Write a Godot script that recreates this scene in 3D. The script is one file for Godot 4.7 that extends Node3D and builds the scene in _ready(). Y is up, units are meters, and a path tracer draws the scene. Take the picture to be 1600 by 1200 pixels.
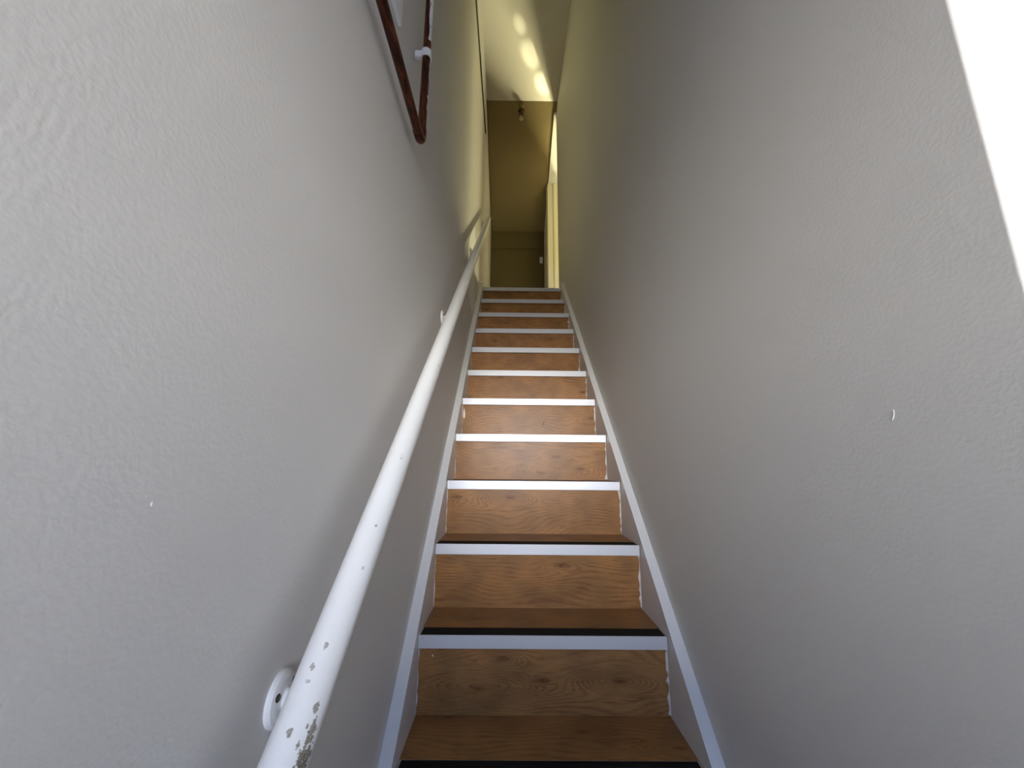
extends Node3D

# Stair measurements, in metres (y up, -z up the stair, floor of the hall at y = 0)
const RISE := 0.2
const GOING := 0.2041
const NOSE_Y := 0.8
const NOSE_Z := -1.0009
const HALF := 0.347
const WALL := 0.378
const CEIL := 5.27
const SLOPE := 0.511
const EDGE_Z := -3.51
const KNEE_Z := -4.85

var taken := {}
var M := {}


func _ready() -> void:
	# camera
	var cam := Camera3D.new()
	cam.name = "camera"
	cam.position = Vector3(-0.0999, 1.4716, 0.0)
	cam.rotation = Vector3(deg_to_rad(11.4323), deg_to_rad(-0.3055), deg_to_rad(0.5102))
	cam.fov = 2.0 * rad_to_deg(atan(600.0 / 612.98))
	cam.near = 0.02
	cam.far = 200.0
	add_child(cam)
	cam.make_current()
	# sky and exposure
	var sm := ProceduralSkyMaterial.new()
	sm.sky_top_color = Color(0.42, 0.58, 0.85)
	sm.sky_horizon_color = Color(0.74, 0.84, 1.0)
	sm.ground_bottom_color = Color(0.45, 0.45, 0.46)
	sm.ground_horizon_color = Color(0.6, 0.61, 0.63)
	sm.sky_energy_multiplier = 3.3
	var sky := Sky.new()
	sky.sky_material = sm
	var env := Environment.new()
	env.background_mode = Environment.BG_SKY
	env.sky = sky
	env.background_energy_multiplier = 1.0
	env.tonemap_mode = Environment.TONE_MAPPER_LINEAR
	sm.ground_energy_multiplier = 2.0
	env.tonemap_exposure = 1.0
	env.sdfgi_enabled = true
	env.ssao_enabled = true
	env.ssil_enabled = true
	var we := WorldEnvironment.new()
	we.name = "world_environment"
	we.environment = env
	add_child(we)
	# daylight: the bright street front opposite, seen through the open upper leaf of the street door behind the camera
	area_light("street_daylight", Vector3(0.6, 1.75, 8.0), Vector3(0.3, 1.75, 0.0), Vector2(7.0, 1.85), Color(1.0, 0.985, 0.955), 240.0)
	# the sun falls through the open leaf on to the hall floor, right of the foot of the stair
	var sun := DirectionalLight3D.new()
	sun.name = "sun"
	add_child(sun)
	sun.look_at_from_position(Vector3(0.07, 1.8, 1.6), Vector3(0.75, 0.0, 0.35), Vector3.UP)
	sun.light_color = Color(1.0, 0.96, 0.9)
	sun.light_energy = 9.0
	sun.light_angular_distance = 0.5
	sun.sky_mode = DirectionalLight3D.SKY_MODE_LIGHT_ONLY
	sun.shadow_enabled = true
	# warm daylight of the room beside the top landing
	area_light("room_glow", Vector3(1.07, 3.4, -5.25), Vector3(-0.1, 4.9, -3.0), Vector2(0.45, 0.45), Color(1.0, 0.955, 0.72), 13.5)
	var blob_spot := Vector3(1.04, 3.5, -5.23)  # added spots, each aimed to throw a bright blob on the ceiling
	spot_light("blob_spot", blob_spot, Vector3(0.215, CEIL, -3.32), 2.2, 12.0, Color(1.0, 0.97, 0.76))
	spot_light("blob_spot", blob_spot, Vector3(0.065, CEIL, -3.03), 2.0, 10.0, Color(1.0, 0.97, 0.76))
	spot_light("blob_spot", blob_spot, Vector3(-0.045, CEIL, -2.77), 1.1, 9.0, Color(1.0, 0.97, 0.76))

	make_materials()
	build_shell()
	build_staircase()
	build_handrail()
	build_pipe()
	build_small_things()


# ---------------------------------------------------------------- lights
func area_light(called: String, at: Vector3, to: Vector3, size: Vector2, color: Color, energy: float) -> void:
	var l := AreaLight3D.new()
	l.name = called
	add_child(l, true)
	l.look_at_from_position(at, to, Vector3.UP if absf((to - at).normalized().y) < 0.98 else Vector3.FORWARD)
	l.area_size = size
	l.light_color = color
	l.light_energy = energy
	l.area_range = 20.0
	l.shadow_enabled = true


func spot_light(called: String, at: Vector3, to: Vector3, angle: float, energy: float, color: Color) -> void:
	var l := SpotLight3D.new()
	l.name = called
	add_child(l, true)
	l.look_at_from_position(at, to, Vector3.UP)
	l.spot_angle = angle
	l.spot_angle_attenuation = 0.9
	l.spot_range = 12.0
	l.spot_attenuation = 2.0
	l.light_size = 0.012
	l.light_color = color
	l.light_energy = energy
	l.shadow_enabled = true


# ---------------------------------------------------------------- naming helpers
func numbered(called: String) -> String:
	var n: int = taken.get(called, 0)
	taken[called] = n + 1
	return called if n == 0 else "%s_%03d" % [called, n]


func tag(o: Node, label: String, category := "", group := "", kind := "") -> Node:
	if label:
		o.set_meta("label", label)
	if category:
		o.set_meta("category", category)
	if group:
		o.set_meta("group", group)
	if kind:
		o.set_meta("kind", kind)
	return o


func thing(called: String, at: Vector3, label: String, category: String) -> Node3D:
	var o := Node3D.new()
	o.name = numbered(called)
	add_child(o, true)
	o.position = at
	tag(o, label, category)
	return o


# sets a finished thing's root at its base without moving its parts
func rebase(o: Node3D, at: Vector3) -> void:
	o.position = at
	for c in o.get_children():
		c.position -= at


func obj(called: String, st: SurfaceTool, m: Material, parent: Node3D = self, at := Vector3.ZERO) -> MeshInstance3D:
	var o := MeshInstance3D.new()
	o.name = numbered(called) if parent == self else called
	o.mesh = st.commit()
	o.material_override = m
	parent.add_child(o, true)
	o.position = at
	return o


func struct(called: String, st: SurfaceTool, m: Material, label: String, parent: Node3D = self) -> MeshInstance3D:
	var o := obj(called, st, m, parent)
	if parent == self:
		tag(o, label, called.get_slice("_", 0), "", "structure")
	return o


# ---------------------------------------------------------------- mesh helpers
func mb() -> SurfaceTool:
	var st := SurfaceTool.new()
	st.begin(Mesh.PRIMITIVE_TRIANGLES)
	return st


func vert(st: SurfaceTool, p: Vector3, n: Vector3, uv: Vector2) -> void:
	st.set_normal(n)
	st.set_uv(uv)
	st.add_vertex(p)


func tri(st: SurfaceTool, a: Vector3, b: Vector3, c: Vector3, n: Vector3, ua: Vector2, ub: Vector2, uc: Vector2) -> void:
	vert(st, a, n, ua)
	if (b - a).cross(c - a).dot(n) > 0.0:
		vert(st, c, n, uc)
		vert(st, b, n, ub)
	else:
		vert(st, b, n, ub)
		vert(st, c, n, uc)


func flat_uv(p: Vector3, n: Vector3, off: Vector2, sc: Vector2) -> Vector2:
	var a := n.abs()
	var u := Vector2(p.x, -p.y)
	if a.y >= a.x and a.y >= a.z:
		u = Vector2(p.x, p.z)
	elif a.x >= a.y and a.x >= a.z:
		u = Vector2(p.z, -p.y)
	return u * sc + off


func face(st: SurfaceTool, pts: Array, n: Vector3, off := Vector2.ZERO, sc := Vector2.ONE) -> void:
	for i in range(1, pts.size() - 1):
		tri(st, pts[0], pts[i], pts[i + 1], n, flat_uv(pts[0], n, off, sc), flat_uv(pts[i], n, off, sc), flat_uv(pts[i + 1], n, off, sc))


func quad(st: SurfaceTool, a: Vector3, b: Vector3, c: Vector3, d: Vector3, hint: Vector3) -> void:
	var n := (b - a).cross(c - a)
	if n.length() < 1e-12:
		n = (c - a).cross(d - a)
	n = n.normalized()
	if n.dot(hint) < 0.0:
		n = -n
	face(st, [a, b, c, d], n)


# a box from lo to hi with chamfered edges
func box(st: SurfaceTool, lo: Vector3, hi: Vector3, ch := 0.0, off := Vector2.ZERO, sc := Vector2.ONE) -> void:
	var c := (lo + hi) / 2.0
	var h := (hi - lo) / 2.0
	ch = minf(ch, 0.45 * minf(h.x, minf(h.y, h.z)))
	for ax in 3:
		var b := (ax + 1) % 3
		var d := (ax + 2) % 3
		for s in [-1.0, 1.0]:
			var n := Vector3.ZERO
			n[ax] = s
			var pts := []
			for q in [[-1, -1], [1, -1], [1, 1], [-1, 1]]:
				var p := Vector3.ZERO
				p[ax] = s * h[ax]
				p[b] = q[0] * (h[b] - ch)
				p[d] = q[1] * (h[d] - ch)
				pts.append(c + p)
			face(st, pts, n, off, sc)
			if ch <= 0.0:
				continue
			for s2 in [-1.0, 1.0]:
				var e := Vector3.ZERO
				e[ax] = s
				e[b] = s2
				var ed := []
				for q in [[0, -1], [1, -1], [1, 1], [0, 1]]:
					var p := Vector3.ZERO
					p[ax] = s * (h[ax] - (ch if q[0] == 1 else 0.0))
					p[b] = s2 * (h[b] - (0.0 if q[0] == 1 else ch))
					p[d] = q[1] * (h[d] - ch)
					ed.append(c + p)
				face(st, ed, e.normalized(), off, sc)
	if ch > 0.0:
		for sx in [-1.0, 1.0]:
			for sy in [-1.0, 1.0]:
				for sz in [-1.0, 1.0]:
					var s := Vector3(sx, sy, sz)
					var p := c + s * h
					face(st, [p - Vector3(0, sy * ch, sz * ch), p - Vector3(sx * ch, 0, sz * ch), p - Vector3(sx * ch, sy * ch, 0)], s.normalized(), off, sc)


# a convex-or-not polygon in the y-z plane given as Vector2(z, y), extruded from x0 to x1
func slab_x(st: SurfaceTool, poly: PackedVector2Array, x0: float, x1: float) -> void:
	var idx := Geometry2D.triangulate_polygon(poly)
	for x in [x0, x1]:
		var n := Vector3(1 if x == maxf(x0, x1) else -1, 0, 0)
		for i in range(0, idx.size(), 3):
			var p := []
			for k in 3:
				p.append(Vector3(x, poly[idx[i + k]].y, poly[idx[i + k]].x))
			face(st, p, n)
	var cw := Geometry2D.is_polygon_clockwise(poly)
	for i in poly.size():
		var a := poly[i]
		var b := poly[(i + 1) % poly.size()]
		var t := (b - a).normalized()
		var out := Vector2(t.y, -t.x)
		if cw:
			out = -out
		face(st, [Vector3(x0, a.y, a.x), Vector3(x0, b.y, b.x), Vector3(x1, b.y, b.x), Vector3(x1, a.y, a.x)], Vector3(0, out.y, out.x))


# a tube along a path; radii may differ per point; uv.x is the length, uv.y the turn round it
func tube(st: SurfaceTool, path: Array, radii: Array, sides := 24, cap := true, up := Vector3.UP, from := 0.0, to := TAU) -> void:
	var rings := []
	var normals := []
	var run := 0.0
	var runs := []
	for i in path.size():
		var p: Vector3 = path[i]
		var t: Vector3
		if i == 0:
			t = (path[1] - p).normalized()
		elif i == path.size() - 1:
			t = (p - path[i - 1]).normalized()
		else:
			t = ((p - path[i - 1]).normalized() + (path[i + 1] - p).normalized()).normalized()
		if i > 0:
			run += (p - path[i - 1]).length()
		runs.append(run)
		var u := up - t * up.dot(t)
		if u.length() < 0.05:
			u = Vector3.RIGHT - t * t.x
		u = u.normalized()
		var w := t.cross(u).normalized()
		var ring := []
		var nn := []
		for k in sides + 1:
			var a := from + (to - from) * k / sides
			var d := u * cos(a) + w * sin(a)
			ring.append(p + d * radii[i])
			nn.append(d)
		rings.append(ring)
		normals.append(nn)
	for i in path.size() - 1:
		for k in sides:
			var ids := [[i, k], [i, k + 1], [i + 1, k + 1], [i + 1, k]]
			var p := []
			var n := []
			var uv := []
			for q in ids:
				p.append(rings[q[0]][q[1]])
				n.append(normals[q[0]][q[1]])
				uv.append(Vector2(runs[q[0]], float(q[1]) / sides))
			var mid: Vector3 = n[0] + n[2]
			var flip: bool = (p[1] - p[0]).cross(p[2] - p[0]).dot(mid) > 0.0
			for t in ([[0, 2, 1], [0, 3, 2]] if flip else [[0, 1, 2], [0, 2, 3]]):
				for q in t:
					vert(st, p[q], n[q], uv[q])
	if cap:
		for e in [0, path.size() - 1]:
			var n2: Vector3 = (path[0] - path[1]).normalized() if e == 0 else (path[e] - path[e - 1]).normalized()
			for k in sides:
				tri(st, path[e], rings[e][k], rings[e][k + 1], n2, Vector2(runs[e], 0), Vector2(runs[e], 0), Vector2(runs[e], 0))


# a turned profile: points Vector2(radius, height) along the axis from the origin o
func lathe(st: SurfaceTool, o: Vector3, axis: Vector3, prof: Array, sides := 24) -> void:
	var path := []
	var radii := []
	for q in prof:
		path.append(o + axis * q.y)
		radii.append(maxf(q.x, 0.0002))
	var u := Vector3.UP if absf(axis.y) < 0.9 else Vector3.RIGHT
	u = (u - axis * u.dot(axis)).normalized()
	var w := axis.cross(u)
	for i in prof.size() - 1:
		var dr: float = radii[i + 1] - radii[i]
		var dh: float = prof[i + 1].y - prof[i].y
		for k in sides:
			var a0 := TAU * k / sides
			var a1 := TAU * (k + 1) / sides
			var d0 := u * cos(a0) + w * sin(a0)
			var d1 := u * cos(a1) + w * sin(a1)
			var n0 := (d0 * dh - axis * dr).normalized()
			var n1 := (d1 * dh - axis * dr).normalized()
			var p := [path[i] + d0 * radii[i], path[i] + d1 * radii[i], path[i + 1] + d1 * radii[i + 1], path[i + 1] + d0 * radii[i + 1]]
			var n := [n0, n1, n1, n0]
			var flip: bool = (p[1] - p[0]).cross(p[2] - p[0]).dot(n0 + n1) > 0.0
			if (p[1] - p[0]).cross(p[2] - p[0]).length() < 1e-14:
				flip = (p[2] - p[0]).cross(p[3] - p[0]).dot(n0 + n1) > 0.0
			for t in ([[0, 2, 1], [0, 3, 2]] if flip else [[0, 1, 2], [0, 2, 3]]):
				for q in t:
					vert(st, p[q], n[q], Vector2(float(k) / sides, prof[i].y))


# a low irregular lump on a plane: centre c, plane axes u and w, height along n
func lump(st: SurfaceTool, c: Vector3, u: Vector3, w: Vector3, n: Vector3, outline: Array, height: float) -> void:
	var k := outline.size()
	for i in k:
		var a: Vector2 = outline[i]
		var b: Vector2 = outline[(i + 1) % k]
		var pa := c + u * a.x + w * a.y
		var pb := c + u * b.x + w * b.y
		var ia := c + (u * a.x + w * a.y) * 0.6 + n * height
		var ib := c + (u * b.x + w * b.y) * 0.6 + n * height
		quad(st, pa, pb, ib, ia, n)
		face(st, [ia, ib, c + n * height], n)


# ---------------------------------------------------------------- materials
func paint(color: Color, rough := 0.6, spec := 0.5) -> StandardMaterial3D:
	var m := StandardMaterial3D.new()
	m.albedo_color = color
	m.roughness = rough
	m.metallic_specular = spec
	return m


func noise_map(freq: float, octaves: int, seed_: int, size := 512) -> NoiseTexture2D:
	var n := FastNoiseLite.new()
	n.noise_type = FastNoiseLite.TYPE_SIMPLEX_SMOOTH
	n.seed = seed_
	n.frequency = freq
	n.fractal_octaves = octaves
	var t := NoiseTexture2D.new()
	t.width = size
	t.height = size
	t.seamless = true
	t.noise = n
	return t


func make_materials() -> void:
	var wall := paint(Color(0.855, 0.845, 0.825), 0.62, 0.4)
	wall.uv1_triplanar = true
	wall.uv1_world_triplanar = true
	wall.uv1_scale = Vector3.ONE * 3.6
	wall.normal_enabled = true
	var grain := noise_map(0.034, 4, 11, 1024)
	grain.as_normal_map = true
	grain.bump_strength = 6.0
	wall.normal_texture = grain
	wall.normal_scale = 0.1
	M.wall = wall
	M.ceiling = wall
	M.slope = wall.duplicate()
	M.slope.albedo_color = Color(0.55, 0.49, 0.34)  # darker copy of the wall: the landing's shade is put into the colour
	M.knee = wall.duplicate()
	M.knee.albedo_color = Color(0.37, 0.325, 0.19)  # wall copy darkened further, dimness of the far end put into the colour
	M.gloss = paint(Color(0.9, 0.9, 0.895), 0.32, 0.5)
	M.sealant = paint(Color(0.93, 0.92, 0.9), 0.45)
	M.black = paint(Color(0.028, 0.028, 0.03), 0.75, 0.4)
	var alu := paint(Color(0.81, 0.815, 0.83), 0.42)
	alu.metallic = 0.35
	M.alu = alu
	M.wood = wood_material()
	M.cream = paint(Color(0.76, 0.74, 0.64), 0.4)
	M.hall = wall.duplicate()
	M.hall.albedo_color = Color(0.69, 0.685, 0.695)  # same wall paint, its colour lowered to offset the strong daylight here
	M.oak = paint(Color(0.36, 0.25, 0.15), 0.5)
	M.stone = paint(Color(0.84, 0.825, 0.8), 0.8)
	M.tile = paint(Color(0.58, 0.6, 0.63), 0.5)
	M.copper = copper_material()
	M.rail = rail_material()
	M.plastic = paint(Color(0.93, 0.93, 0.94), 0.3)
	M.brass = paint(Color(0.28, 0.2, 0.1), 0.4)
	M.brass.metallic = 0.6
	M.screw = paint(Color(0.3, 0.27, 0.24), 0.45)
	M.screw.metallic = 0.7
	M.glass = paint(Color(1, 1, 1, 0.12), 0.05)
	M.glass.transparency = BaseMaterial3D.TRANSPARENCY_ALPHA
	M.shade_line = paint(Color(0.2, 0.16, 0.09), 0.7)  # shade colour for the dark lines high on the left wall
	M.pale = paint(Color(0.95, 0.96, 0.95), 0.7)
	M.dark = paint(Color(0.1, 0.07, 0.05), 0.7)


func wood_material() -> StandardMaterial3D:
	var w := 1536
	var h := 768
	var rng := RandomNumberGenerator.new()
	rng.seed = 77
	var knots := []
	# x, y in texture metres (1.4 by 0.7), strength, width, height
	for k in 12:
		knots.append([rng.randf() * 1.4, rng.randf_range(0.2, 0.7), (1 if rng.randf() < 0.7 else -1) * rng.randf_range(3.0, 7.0), rng.randf_range(0.05, 0.15), rng.randf_range(0.010, 0.022)])
	# the figured board of the lowest riser in view
	knots.append([0.235, 0.032, 5.0, 0.05, 0.018])
	knots.append([0.17, 0.105, -9.0, 0.2, 0.035])
	knots.append([0.345, 0.085, 3.0, 0.03, 0.012])
	knots.append([0.56, 0.085, 8.0, 0.12, 0.024])
	var warp := FastNoiseLite.new()
	warp.seed = 3
	warp.frequency = 1.0
	warp.fractal_octaves = 2
	var fibre := FastNoiseLite.new()
	fibre.seed = 9
	fibre.frequency = 1.0
	fibre.fractal_octaves = 3
	var im := Image.create(w, h, false, Image.FORMAT_RGB8)
	var light := Color(0.68, 0.49, 0.3)
	var deep := Color(0.37, 0.24, 0.145)
	var grey := Color(0.57, 0.42, 0.265)
	for j in h:
		var y := 0.7 * j / h
		var near := []
		for k in knots:
			var dy: float = absf(y - k[1])
			dy = minf(dy, 0.7 - dy)
			if dy < 3.0 * k[4]:
				near.append([k[0], k[2] * exp(-pow(dy / k[4], 2.0)), k[3], dy])
		for i in w:
			var x := 1.4 * i / w
			# the pattern repeats every 1.4 m: blend of two phases round a circle keeps the join unseen
			var cx := cos(TAU * i / w) * 0.5
			var cz := sin(TAU * i / w) * 0.5
			var bend := warp.get_noise_3d(cx * 0.8, y * 4.0, cz * 0.8)
			var f := y * 75.0 + bend * 5.0
			var core := 0.0
			for k in near:
				var dx: float = absf(x - k[0])
				dx = minf(dx, 1.4 - dx)
				if dx < 3.0 * k[2]:
					var g: float = exp(-pow(dx / k[2], 2.0))
					f += k[1] * g
					core = maxf(core, exp(-(dx * dx / 0.0004 + k[3] * k[3] / 0.00005)))
			var fib := fibre.get_noise_3d(cx * 7.0, y * 300.0, cz * 7.0)
			var fr := f + fib * 0.22
			fr -= floorf(fr)
			var ring := smoothstep(0.35, 0.9, fr) * (1.0 - smoothstep(0.92, 1.0, fr))
			var amt := clampf(0.30 * ring * (0.75 + 0.9 * warp.get_noise_3d(cx * 5.0 + 9.0, y * 14.0, cz * 5.0)) + 0.26 * fib + 0.1 * bend + 0.5 * core + 0.08, 0.0, 1.0)
			var c := light.lerp(grey, clampf(0.4 + 0.9 * warp.get_noise_3d(cx * 3.0 + 30.0, y * 9.0, cz * 3.0), 0.0, 1.0)).lerp(deep, amt)
			im.set_pixel(i, j, c)
	var m := paint(Color(1, 1, 1), 0.34, 0.32)
	im.generate_mipmaps()
	m.albedo_texture = ImageTexture.create_from_image(im)
	return m


func copper_material() -> StandardMaterial3D:
	var t := noise_map(0.02, 4, 21, 256)
	var g := Gradient.new()
	g.set_color(0, Color(0.11, 0.055, 0.035))
	g.set_color(1, Color(0.46, 0.25, 0.16))
	g.add_point(0.5, Color(0.27, 0.125, 0.075))
	t.color_ramp = g
	var m := paint(Color(1, 1, 1), 0.42)
	m.metallic = 0.55
	m.albedo_texture = t
	m.uv1_scale = Vector3(3, 1, 1)
	return m


# white gloss paint with chips; u runs along the rail (4 m), v round it
func rail_material() -> StandardMaterial3D:
	var w := 2048
	var h := 128
	var im := Image.create(w, h, false, Image.FORMAT_RGB8)
	im.fill(Color(0.93, 0.93, 0.925))
	var n := FastNoiseLite.new()
	n.seed = 4
	n.frequency = 0.09
	n.fractal_octaves = 4
	# s (m from the low reference point), angle in degrees, half length, half angle, darkness
	var marks := [[-0.005, 22.0, 0.03, 26.0, 1.0], [0.027, 28.0, 0.012, 12.0, 0.8], [0.046, 40.0, 0.006, 9.0, 0.7], [0.1, 76.0, 0.004, 6.0, 0.6], [0.079, 90.0, 0.004, 7.0, 0.55], [0.065, 86.0, 0.002, 9.0, 0.4], [0.023, 83.0, 0.004, 7.0, 0.7], [0.268, 59.0, 0.003, 5.0, 0.7], [0.2, 50.0, 0.003, 5.0, 0.35], [0.03, 46.0, 0.004, 4.0, 0.8], [0.015, 52.0, 0.004, 4.0, 0.8], [-0.06, 30.0, 0.05, 30.0, 0.9], [0.422, 57.0, 0.006, 7.0, 0.3], [1.3, 60.0, 0.01, 9.0, 0.3], [0.8, 30.0, 0.006, 6.0, 0.4]]
	for k in marks:
		var i0 := int((k[0] + RAIL_BACK - k[2] * 1.5) / 4.0 * w * 3.0)
		var i1 := int((k[0] + RAIL_BACK + k[2] * 1.5) / 4.0 * w * 3.0)
		for i in range(maxi(i0, 0), mini(i1 + 1, w)):
			for j in h:
				var s: float = (float(i) / w * 4.0 / 3.0 - RAIL_BACK - k[0]) / k[2]
				var a: float = (rail_angle(float(j) / h) - k[1])
				a = wrapf(a, -180.0, 180.0) / k[3]
				var d: float = s * s + a * a + 1.1 * n.get_noise_2d(i * 1.3, j * 2.2)
				if d < 0.75:
					var c := Color(0.36, 0.34, 0.29).lerp(Color(0.6, 0.58, 0.52), clampf(0.5 + n.get_noise_2d(i * 3.0 + 70.0, j * 3.0), 0.0, 1.0))
					im.set_pixel(i, j, im.get_pixel(i, j).lerp(c, k[4]))
	var m := paint(Color(1, 1, 1), 0.3, 0.5)
	m.albedo_texture = ImageTexture.create_from_image(im)
	m.uv1_scale = Vector3(3.0 / 4.0, 1, 1)
	m.texture_repeat = false
	return m


const RAIL_BACK := 0.35  # length of the rail below the reference point


# degrees from +x towards the rail's upper side, as the turn v of the tube goes
func rail_angle(v: float) -> float:
	return 90.0 + 360.0 * v * RAIL_TURN


const RAIL_TURN := -1.0


# ---------------------------------------------------------------- the setting
func slope_y(z: float) -> float:
	return CEIL - SLOPE * (EDGE_Z - z)


func build_shell() -> void:
	var st := mb()
	var zf := KNEE_Z - 0.12
	# left wall: one plane from the street door to the knee wall
	box(st, Vector3(-WALL - 0.2, -0.1, zf), Vector3(-WALL, CEIL + 0.2, 1.75))
	var wl := struct("wall_left", st, M.wall, "tall white painted plaster wall on the left of the stair, carrying the handrail")
	st = mb()
	slab_x(st, PackedVector2Array([Vector2(-2.30, 2.86), Vector2(-2.62, 3.23), Vector2(-2.76, 3.16), Vector2(-2.80, 2.86), Vector2(-2.84, 2.66), Vector2(-2.62, 2.5), Vector2(-2.36, 2.58)]), -WALL, -WALL + 0.0015)  # thin raised sheet: a patch of light put into the colour
	tag(obj("light_patch", st, M.pale, wl), "pale sheet put in for a patch of light behind the upper handrail")
	st = mb()
	lump(st, Vector3(-WALL, 1.438, -0.32), Vector3.UP, Vector3.FORWARD, Vector3.RIGHT, [Vector2(-0.002, 0), Vector2(0, 0.0015), Vector2(0.002, 0.0004), Vector2(0.0006, -0.0014)], 0.0004)
	obj("plaster_nib", st, M.pale, wl)
	# right wall: from its rounded corner by the hall to the doorway on the landing
	st = mb()
	var zc := -0.335
	var r := 0.004
	var prof := PackedVector2Array()
	prof.append(Vector2(WALL + 0.14, -3.63))
	prof.append(Vector2(WALL, -3.63))
	for k in 7:
		var a := PI + PI / 2.0 * k / 6.0
		prof.append(Vector2(WALL + r + cos(a) * r, zc - r - sin(a) * r))
	prof.append(Vector2(WALL + 0.14, zc))
	column(st, prof, -0.1, CEIL + 0.2)
	var wr := struct("wall_right", st, M.wall, "white painted plaster wall on the right of the stair, ending in an upright corner")
	st = mb()
	lump(st, Vector3(WALL, 1.535, -0.483), Vector3(0, 0.94, 0.35).normalized(), Vector3(0, -0.35, 0.94).normalized(), Vector3(-1, 0, 0), [Vector2(-0.008, 0.0), Vector2(-0.003, 0.0016), Vector2(0.004, 0.0012), Vector2(0.008, -0.0014), Vector2(0.002, -0.0016)], 0.0007)
	obj("plaster_nib", st, M.wall, wr)
	# end wall of the hall beyond that corner, facing the street door
	st = mb()
	box(st, Vector3(WALL + 0.14, -0.1, zc - 0.14), Vector3(1.25, 3.2, zc))
	struct("wall_hall", st, M.hall, "bright white hall wall turning away to the right of the stair corner")
	st = mb()
	box(st, Vector3(1.1, -0.1, zc), Vector3(1.25, 3.2, 1.75))
	struct("wall_side", st, M.wall, "white wall on the far right of the hall")
	st = mb()
	box(st, Vector3(-WALL, 2.94, -0.36), Vector3(1.1, 3.2, 1.75))
	struct("ceiling_hall", st, M.wall, "white ceiling over the hall behind the camera")
	st = mb()
	box(st, Vector3(-WALL, 3.2, -0.5), Vector3(WALL, CEIL + 0.2, -0.36))
	struct("wall_upper", st, M.wall, "white wall above the foot of the stair")
	st = mb()
	box(st, Vector3(-WALL - 0.2, -0.2, -0.5), Vector3(1.25, 0.0, 1.75))
	struct("floor", st, M.tile, "hall floor at the foot of the stair")
	# street wall with an open doorway
	st = mb()
	box(st, Vector3(0.52, 0.0, 1.6), Vector3(1.1, 2.94, 1.75))
	box(st, Vector3(-WALL, 2.10, 1.6), Vector3(0.52, 2.94, 1.75))
	struct("wall_street", st, M.wall, "street wall of the hall with the doorway in it")
	st = mb()
	box(st, Vector3(-WALL + 0.001, 0.0, 1.58), Vector3(-0.355, 2.10, 1.77), 0.004)
	box(st, Vector3(0.495, 0.0, 1.58), Vector3(0.52, 2.10, 1.77), 0.004)
	box(st, Vector3(-0.355, 2.07, 1.58), Vector3(0.495, 2.10, 1.77), 0.004)
	var sd := struct("door_1", st, M.gloss, "white street door, its lower leaf shut and its upper leaf open")
	st = mb()
	box(st, Vector3(-0.355, 0.005, 1.64), Vector3(0.495, 1.44, 1.685), 0.004)
	obj("lower_leaf", st, M.gloss, sd)
	st = mb()
	box(st, Vector3(-6.0, -0.3, 1.75), Vector3(7.0, 0.0, 12.0))
	struct("floor_outside", st, M.stone, "pavement outside the street door")
	# upper part: ceiling, sloping ceiling, knee wall
	st = mb()
	box(st, Vector3(-WALL, CEIL, EDGE_Z), Vector3(WALL, CEIL + 0.2, -0.5))
	struct("ceiling", st, M.ceiling, "flat white ceiling high above the stair")
	st = mb()
	var y1 := slope_y(KNEE_Z)
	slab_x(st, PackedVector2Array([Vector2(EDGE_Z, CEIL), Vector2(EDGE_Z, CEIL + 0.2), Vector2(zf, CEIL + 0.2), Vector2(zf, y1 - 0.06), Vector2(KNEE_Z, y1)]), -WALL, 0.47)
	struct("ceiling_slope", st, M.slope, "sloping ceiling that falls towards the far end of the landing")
	st = mb()
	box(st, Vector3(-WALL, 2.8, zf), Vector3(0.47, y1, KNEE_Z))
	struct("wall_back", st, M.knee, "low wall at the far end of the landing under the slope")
	st = mb()
	box(st, Vector3(-WALL, y1 - 0.27, KNEE_Z), Vector3(0.345, y1 - 0.004, KNEE_Z + 0.012), 0.004)
	struct("trim_1", st, M.knee, "flat painted board along the top of the low far wall")
	st = mb()
	box(st, Vector3(-WALL, 2.8, zf), Vector3(2.9, 2.985, nose_z(11) - 0.03))
	struct("floor_landing", st, M.oak, "floor of the top landing")
	# right side of the landing, past the doorway
	st = mb()
	box(st, Vector3(0.345, 2.985, KNEE_Z), Vector3(0.47, y1 + 0.35, -4.27))
	struct("wall_landing", st, M.wall, "short piece of wall beyond the doorway on the landing")
	# lining of the doorway: far jamb, raked head, casing
	var d := Node3D.new()
	d.name = "door_2"
	add_child(d)
	tag(d, "painted frame of the doorway on the right of the top landing, lit from the room behind", "doorway", "", "structure")
	st = mb()
	box(st, Vector3(0.335, 2.985, -4.27), Vector3(0.5, slope_y(-4.27) - 0.03, -4.245), 0.003)
	box(st, Vector3(0.405, 2.985, -4.245), Vector3(0.435, slope_y(-4.27) - 0.03, -4.232), 0.002)
	obj("jamb", st, M.cream, d)
	st = mb()
	box(st, Vector3(0.325, 2.985, -4.34), Vector3(0.345, slope_y(-4.34) - 0.004, -4.27), 0.004)
	obj("casing", st, M.cream, d)
	st = mb()
	slab_x(st, PackedVector2Array([Vector2(-3.6, slope_y(-3.6) - 0.03), Vector2(-3.6, slope_y(-3.6) - 0.001), Vector2(-4.27, slope_y(-4.27) - 0.001), Vector2(-4.27, slope_y(-4.27) - 0.03)]), 0.35, 0.52)
	obj("head_lining", st, M.gloss, d)
	st = mb()
	box(st, Vector3(0.381, 2.985, -3.645), Vector3(0.52, slope_y(-3.645) - 0.03, -3.63), 0.003)
	obj("jamb", st, M.cream, d)
	# the room beside the landing
	st = mb()
	box(st, Vector3(2.8, 2.985, -6.2), Vector3(2.95, CEIL + 0.2, -2.7))
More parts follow.
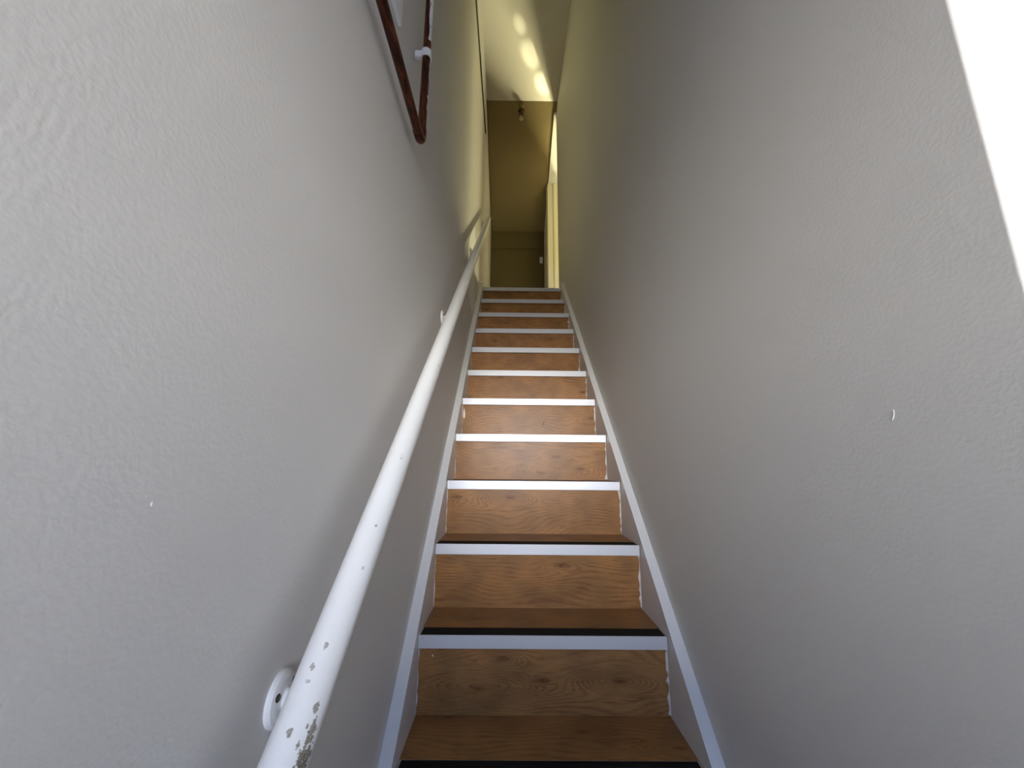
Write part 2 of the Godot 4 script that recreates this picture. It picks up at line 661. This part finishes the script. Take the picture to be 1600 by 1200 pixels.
	box(st, Vector3(0.52, 2.985, -2.9), Vector3(2.8, CEIL + 0.2, -2.7))
	box(st, Vector3(0.47, 2.985, -6.2), Vector3(2.8, CEIL + 0.2, -6.05))
	box(st, Vector3(0.3475, 2.985, -6.05), Vector3(0.47, CEIL + 0.2, zf))
	box(st, Vector3(0.471, slope_y(-4.6), -6.05), Vector3(0.521, CEIL + 0.2, -4.27))
	struct("wall_room", st, M.wall, "walls of the bright room beside the landing")
	st = mb()
	box(st, Vector3(0.521, CEIL, -6.05), Vector3(2.8, CEIL + 0.2, -2.9))
	struct("ceiling_room", st, M.wall, "ceiling of the room beside the landing")
	st = mb()
	box(st, Vector3(0.47, 2.8, -6.2), Vector3(2.95, 2.985, zf))
	struct("floor_room", st, M.tile, "floor of the room beside the landing")


# an upright column over a closed outline in x-z
func column(st: SurfaceTool, outline: PackedVector2Array, y0: float, y1: float) -> void:
	var c := Vector2.ZERO
	for p in outline:
		c += p / outline.size()
	for i in outline.size():
		var a := outline[i]
		var b := outline[(i + 1) % outline.size()]
		var t := (b - a).normalized()
		var n := Vector2(t.y, -t.x)
		if n.dot((a + b) / 2.0 - c) < 0.0:
			n = -n
		face(st, [Vector3(a.x, y0, a.y), Vector3(b.x, y0, b.y), Vector3(b.x, y1, b.y), Vector3(a.x, y1, a.y)], Vector3(n.x, 0, n.y))
	for y in [y0, y1]:
		var idx := Geometry2D.triangulate_polygon(outline)
		for i in range(0, idx.size(), 3):
			var p := []
			for k in 3:
				p.append(Vector3(outline[idx[i + k]].x, y, outline[idx[i + k]].y))
			face(st, p, Vector3(0, 1 if y == y1 else -1, 0))


# ---------------------------------------------------------------- the stair
func nose_y(n: int) -> float:
	return NOSE_Y + RISE * n


func nose_z(n: int) -> float:
	return NOSE_Z - GOING * n


func build_staircase() -> void:
	var s := thing("staircase", Vector3.ZERO, "steep straight staircase of oak-look boards with bright metal nosings between white stringers", "staircase")
	var k := RISE / GOING
	var top := func(z: float) -> float: return NOSE_Y + 0.03 + (NOSE_Z - z) * k
	var ztop := nose_z(11) - 0.055
	for side in [-1.0, 1.0]:
		var st := mb()
		var z0 := -0.34
		var drop := 0.40
		var poly := PackedVector2Array([Vector2(z0, 0.0), Vector2(z0, top.call(z0)), Vector2(ztop, top.call(ztop)), Vector2(ztop, top.call(ztop) - drop)])
		var zb: float = NOSE_Z + (NOSE_Y + 0.03 - drop) / k
		poly.append(Vector2(zb, 0.0))
		slab_x(st, poly, side * HALF, side * (WALL - 0.0005))
		tag(obj("stringer", st, M.gloss, s), "white gloss-painted sloping board on the %s" % ("left" if side < 0 else "right"))
	var rng := RandomNumberGenerator.new()
	rng.seed = 5
	var inv := Vector2(1.0 / 1.4, 1.0 / 0.7)
	for n in range(-3, 12):
		var y := nose_y(n)
		var z := nose_z(n)
		# riser under the tread
		var st := mb()
		var off := Vector2(rng.randf(), rng.randf())
		if n == 1:
			off = Vector2(HALF / 1.4, (y - 0.03) / 0.7)
		box(st, Vector3(-HALF, y - RISE - 0.006, z - 0.0335), Vector3(HALF, y - 0.02, z - 0.0185), 0.001, off, inv)
		var riser := obj("riser", st, M.wood, s)
		for side in [-1.0, 1.0]:
			sealant(riser, side, y, z, rng)
		# tread
		if n < 11:
			st = mb()
			off = Vector2(rng.randf(), rng.randf())
			box(st, Vector3(-HALF, y - 0.02, nose_z(n + 1) - 0.0185), Vector3(HALF, y, z - 0.003), 0.0008, off, inv)
			obj("tread", st, M.wood, s)
		else:
			st = mb()
			box(st, Vector3(-HALF, y - 0.02, z - 0.09), Vector3(HALF, y, z - 0.003), 0.0008, off, inv)
			obj("tread", st, M.wood, s)
		# metal nosing: an angle whose front face is 30 mm tall, with a black strip let into the top
		st = mb()
		var l := -HALF + 0.0008 + rng.randf() * 0.0015
		var rr := HALF - 0.0008 - rng.randf() * 0.003
		box(st, Vector3(l, y - 0.0305, z - 0.003), Vector3(rr, y + 0.003, z), 0.0009)
		box(st, Vector3(l, y, z - 0.056), Vector3(rr, y + 0.0018, z - 0.003), 0.0004)
		var nose := obj("nosing", st, M.alu, s)
		st = mb()
		for q in 8:
			var za := z - 0.0055 - q * 0.006
			box(st, Vector3(l + 0.004, y + 0.001, za - 0.0052), Vector3(rr - 0.004, y + 0.0034, za), 0.0008)
		box(st, Vector3(l + 0.004, y + 0.0012, z - 0.0535), Vector3(rr - 0.004, y + 0.0026, z - 0.0055))
		obj("grip_strip", st, M.black, nose)
		if n == 5:
			st = mb()
			lump(st, Vector3(0.075, y - 0.125, z - 0.0185), Vector3(0.42, 0.9, 0).normalized(), Vector3(0.9, -0.42, 0).normalized(), Vector3(0, 0, 1), [Vector2(-0.019, 0), Vector2(0, 0.002), Vector2(0.019, 0.0008), Vector2(0.004, -0.002)], 0.0005)
			tag(obj("scuff", st, M.dark, riser), "short dark slanting scuff")
			st = mb()
			lump(st, Vector3(-HALF + 0.009, y - 0.075, z - 0.0185), Vector3.UP, Vector3.RIGHT, Vector3(0, 0, 1), [Vector2(-0.03, 0.001), Vector2(-0.016, 0.006), Vector2(0.005, 0.005), Vector2(0.03, 0.001), Vector2(0.004, -0.005), Vector2(-0.016, -0.004)], 0.002)
			tag(obj("sealant", st, M.sealant, riser), "fat white blob of filler")
		if n == 1:
			st = mb()
			lump(st, Vector3(-0.308, y - 0.056, z - 0.0185), Vector3.UP, Vector3.RIGHT, Vector3(0, 0, 1), [Vector2(-0.003, 0), Vector2(0, 0.0022), Vector2(0.003, 0.0004), Vector2(0.001, -0.002)], 0.0006)
			tag(obj("paint_spot", st, M.sealant, riser), "small white spot of paint")
	rebase(s, Vector3(0, 0, nose_z(4)))


# an uneven bead of white filler up the side of a riser
func sealant(riser: Node3D, side: float, y: float, z: float, rng: RandomNumberGenerator) -> void:
	var st := mb()
	var full := 0.0042 if side > 0 else 0.0022
	var steps := 12
	var prev := []
	for i in steps + 1:
		var t := float(i) / steps
		var w := full * clampf(rng.randf_range(-0.25, 1.5), 0.12, 1.6)
		if rng.randf() < 0.12 and side > 0:
			w *= 1.9
		var yy := y - 0.196 + 0.163 * t
		var x := side * (HALF + 0.0002)
		var cur := [Vector3(x, yy, z - 0.0182 + w * 0.9), Vector3(x - side * w * 0.55, yy, z - 0.0178 + w * 0.35), Vector3(x - side * w, yy, z - 0.0186)]
		if i > 0:
			for q in 2:
				quad(st, prev[q], prev[q + 1], cur[q + 1], cur[q], Vector3(-side, 0, 1))
		prev = cur
	obj("sealant", st, M.sealant, riser)


# ---------------------------------------------------------------- handrail
func build_handrail() -> void:
	var h := thing("handrail", Vector3.ZERO, "long round white-painted handrail, chipped at its lower end, fixed along the left wall", "handrail")
	var ref := Vector3(-0.31, 1.189, -0.434)
	var dir := Vector3(0, 0.89, -1).normalized()
	var length := 3.716
	var path := []
	var radii := []
	var count := 60
	for i in count + 1:
		var t := float(i) / count * (RAIL_BACK + length)
		path.append(ref + dir * (t - RAIL_BACK))
		radii.append(0.022)
	# softened ends
	path.insert(0, path[0] - dir * 0.004)
	radii.insert(0, 0.0175)
	path.append(path[-1] + dir * 0.004)
	radii.append(0.0175)
	var st := mb()
	tube(st, path, radii, 40, true, Vector3.UP)
	obj("rail", st, M.rail, h)
	st = mb()
	var c := ref + dir * 0.422
	var nrm := (Vector3(0, 1, 0.89).normalized() * sin(deg_to_rad(57)) + Vector3.RIGHT * cos(deg_to_rad(57))).normalized()
	lump(st, c + nrm * 0.0217, dir, dir.cross(nrm), nrm, [Vector2(-0.006, 0), Vector2(-0.002, 0.004), Vector2(0.005, 0.003), Vector2(0.006, -0.003), Vector2(0, -0.0045)], 0.0012)
	obj("paint_lump", st, M.gloss, h)
	for z in [-0.546, -1.508, -2.44, -3.36]:
		var ry: float = 1.189 + 0.89 * (-0.434 - z)
		var py: float = ry - 0.099
		var b := mb()
		lathe(b, Vector3(-WALL, py, z), Vector3.RIGHT, [Vector2(0.0305, 0), Vector2(0.0305, 0.003), Vector2(0.028, 0.0065), Vector2(0.022, 0.0085), Vector2(0.012, 0.0095), Vector2(0, 0.01)], 32)
		var bracket := obj("bracket", b, M.gloss, h)
		b = mb()
		var bx := -0.322
		var pts := [Vector3(-WALL + 0.008, py, z)]
		for k in 7:
			var a := PI / 2.0 * k / 6.0
			pts.append(Vector3(bx - 0.028 + sin(a) * 0.033, py + 0.03 - cos(a) * 0.03, z))
		pts.append(Vector3(bx + 0.004, ry - 0.03, z))
		pts.append(Vector3(bx + 0.002, ry - 0.02, z))
		var rad := []
		for k in pts.size():
			rad.append(0.0065 if k > 0 else 0.012)
		tube(b, pts, rad, 16, true, Vector3.FORWARD)
		obj("arm", b, M.gloss, bracket)
		for q in [35.0, 155.0, 275.0]:
			var a := deg_to_rad(q)
			b = mb()
			lathe(b, Vector3(-WALL + 0.0075, py + sin(a) * 0.0195, z - cos(a) * 0.0195), Vector3.RIGHT, [Vector2(0.0046, 0), Vector2(0.0046, 0.0015), Vector2(0.0034, 0.0028), Vector2(0, 0.0032)], 12)
			obj("screw", b, M.screw, bracket)
	rebase(h, Vector3(-0.31, 1.1, -0.546))


# ---------------------------------------------------------------- pipe
func build_pipe() -> void:
	var p := thing("copper_pipe", Vector3.ZERO, "dark copper pipe on the left wall, level then turning straight up at an elbow", "pipe")
	var x := -0.345
	var ye := 2.312
	var ze := -0.905
	var r := 0.011
	var st := mb()
	tube(st, [Vector3(x, ye, 1.2), Vector3(x, ye, ze + 0.03)], [r, r], 20)
	obj("level_tube", st, M.copper, p)
	st = mb()
	tube(st, [Vector3(x, ye + 0.03, ze), Vector3(x, 3.8, ze)], [r, r], 20, true, Vector3.FORWARD)
	var up := obj("upright_tube", st, M.copper, p)
	st = mb()
	var pts := []
	var rad := []
	for k in 9:
		var a := PI / 2.0 * k / 8.0
		pts.append(Vector3(x, ye + 0.022 - cos(a) * 0.022, ze + 0.022 - sin(a) * 0.022))
		rad.append(r + 0.0016)
	pts.insert(0, Vector3(x, ye, ze + 0.042))
	rad.insert(0, r + 0.0016)
	pts.append(Vector3(x, ye + 0.042, ze))
	rad.append(r + 0.0016)
	tube(st, pts, rad, 20, true, Vector3.RIGHT)
	obj("elbow", st, M.copper, p)
	# old white paint left down the wall-away side of the upright tube
	var rng := RandomNumberGenerator.new()
	rng.seed = 8
	st = mb()
	paint_flakes(st, Vector3(x, 0, ze), r + 0.0004, 2.625, 3.8, 60, -110.0, 62.0, 12.0, rng)
	tag(obj("white_paint", st, M.gloss, up), "old white paint down one side")
	st = mb()
	paint_flakes(st, Vector3(x, 0, ze), r + 0.0004, 2.41, 2.47, 9, -60.0, 18.0, 14.0, rng)
	tag(obj("white_paint", st, M.gloss, up), "small flake of old white paint")
	st = mb()
	paint_flakes(st, Vector3(x, 0, ze), r + 0.0004, 2.50, 2.585, 12, -60.0, 10.0, 12.0, rng)
	tag(obj("white_paint", st, M.gloss, up), "long flake of old white paint")
	# saddle clip that holds the upright tube off the wall
	st = mb()
	tube(st, [Vector3(x, 2.588, ze), Vector3(x, 2.612, ze)], [r + 0.0035, r + 0.0035], 20, true, Vector3.FORWARD)
	box(st, Vector3(-WALL + 0.0003, 2.589, ze - 0.007), Vector3(x - 0.008, 2.611, ze + 0.007), 0.002)
	tag(obj("clip", st, M.gloss, p), "white clip holding the upright tube")
	rebase(p, Vector3(x, ye - 0.012, ze))


# a shell of paint on an upright tube between two angles, its edge uneven
func paint_flakes(st: SurfaceTool, c: Vector3, r: float, y0: float, y1: float, rows: int, a0: float, a1: float, rough: float, rng: RandomNumberGenerator) -> void:
	var prev := []
	for i in rows + 1:
		var y := y0 + (y1 - y0) * i / rows
		var e := a1 + rng.randf_range(-rough, rough)
		if i == 0 or i == rows:
			e = a0 + 4.0
		var cur := []
		for k in 7:
			var a := deg_to_rad(a0 + (e - a0) * k / 6.0)
			cur.append([c + Vector3(cos(a) * r, y, sin(a) * r), Vector3(cos(a), 0, sin(a))])
		if i > 0:
			for k in 6:
				var q := [prev[k], prev[k + 1], cur[k + 1], cur[k]]
				var n: Vector3 = q[0][1] + q[2][1]
				for t in [[0, 1, 2], [0, 2, 3]]:
					tri(st, q[t[0]][0], q[t[1]][0], q[t[2]][0], n.normalized(), Vector2.ZERO, Vector2.ZERO, Vector2.ZERO)
		prev = cur


# ---------------------------------------------------------------- small things
func build_small_things() -> void:
	# blank cover plate above the pipe
	var st := mb()
	box(st, Vector3(-WALL, 2.495, -0.755), Vector3(-WALL + 0.0095, 2.75, -0.5), 0.0025)
	tag(obj("cover_plate", st, M.plastic), "flat white cover plate on the left wall just above the level copper pipe", "cover plate")
	# boarding along the top of the left wall
	var b := thing("cover_boarding", Vector3.ZERO, "white boarding along the top of the left wall under the high ceiling", "boarding")
	for q in [[-0.5, -2.0], [-2.006, -2.606], [-2.614, -3.02], [-3.026, -3.4]]:
		st = mb()
		box(st, Vector3(-WALL + 0.0003, 4.772, q[1]), Vector3(-WALL + 0.009, CEIL - 0.001, q[0]), 0.002)
		obj("panel", st, M.gloss, b)
	rebase(b, Vector3(-WALL + 0.005, 4.76, -2.0))
	st = mb()  # dark tube drawn in place of the shadow gap below the boarding
	tube(st, [Vector3(-WALL + 0.0065, 4.752, -0.5), Vector3(-WALL + 0.0065, 4.752, -2.6), Vector3(-WALL + 0.0065, 4.762, -2.61), Vector3(-WALL + 0.0065, 4.762, -2.64), Vector3(-WALL + 0.0065, 4.752, -2.65), Vector3(-WALL + 0.0065, 4.752, -3.4)], [0.006, 0.006, 0.006, 0.006, 0.006, 0.006], 10)
	tag(obj("shade_line", st, M.shade_line), "dark tube put in for the shadow gap under the white boarding high on the left wall", "shade_line")
	# dark tube put in for the shaded crease where slope meets wall
	st = mb()
	tube(st, [Vector3(-WALL + 0.004, slope_y(-3.43) - 0.005, -3.43), Vector3(-WALL + 0.004, slope_y(-4.84) - 0.005, -4.84)], [0.004, 0.004], 10)
	tag(obj("shade_line", st, M.shade_line), "dark tube put in for the shaded crease down the left edge of the sloping ceiling", "shade_line")
	# lamp holder with a bare bulb
	var lamp := thing("ceiling_lamp", Vector3(-0.008, slope_y(-3.55), -3.55), "bare clear bulb in a dark brass holder hanging under the sloping ceiling", "lamp")
	st = mb()
	lathe(st, Vector3(0, 0.014, 0), Vector3.DOWN, [Vector2(0.034, 0), Vector2(0.034, 0.016), Vector2(0.029, 0.026), Vector2(0.016, 0.04), Vector2(0.006, 0.045), Vector2(0, 0.046)], 24)
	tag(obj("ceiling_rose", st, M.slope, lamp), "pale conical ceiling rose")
	st = mb()
	tube(st, [Vector3(0, -0.028, 0), Vector3(0.002, -0.05, 0)], [0.003, 0.003], 8)
	obj("flex", st, M.dark, lamp)
	st = mb()
	lathe(st, Vector3(0, -0.042, 0), Vector3.DOWN, [Vector2(0, 0), Vector2(0.01, 0), Vector2(0.018, 0.008), Vector2(0.033, 0.015), Vector2(0.036, 0.026), Vector2(0.032, 0.036), Vector2(0.021, 0.042), Vector2(0.02, 0.062), Vector2(0.016, 0.065), Vector2(0, 0.065)], 24)
	var holder := obj("lamp_holder", st, M.brass, lamp)
	for s in [-1.0, 1.0]:
		st = mb()
		tube(st, [Vector3(s * 0.013, -0.1, 0), Vector3(s * 0.021, -0.116, 0), Vector3(s * 0.024, -0.142, 0)], [0.006, 0.006, 0.005], 10, true, Vector3.FORWARD)
		obj("prong", st, M.brass, holder)
	st = mb()
	lathe(st, Vector3(0, -0.108, 0), Vector3.DOWN, [Vector2(0.009, 0), Vector2(0.011, 0.012), Vector2(0.02, 0.034), Vector2(0.0235, 0.05), Vector2(0.019, 0.064), Vector2(0.01, 0.073), Vector2(0, 0.075)], 24)
	obj("bulb", st, M.glass, lamp)
	# switch on the low far wall
	st = mb()
	box(st, Vector3(0.285, 4.11, KNEE_Z), Vector3(0.325, 4.2, KNEE_Z + 0.012), 0.003)
	tag(obj("wall_socket", st, M.plastic), "small pale fitting on the low far wall beside the landing doorway", "socket")
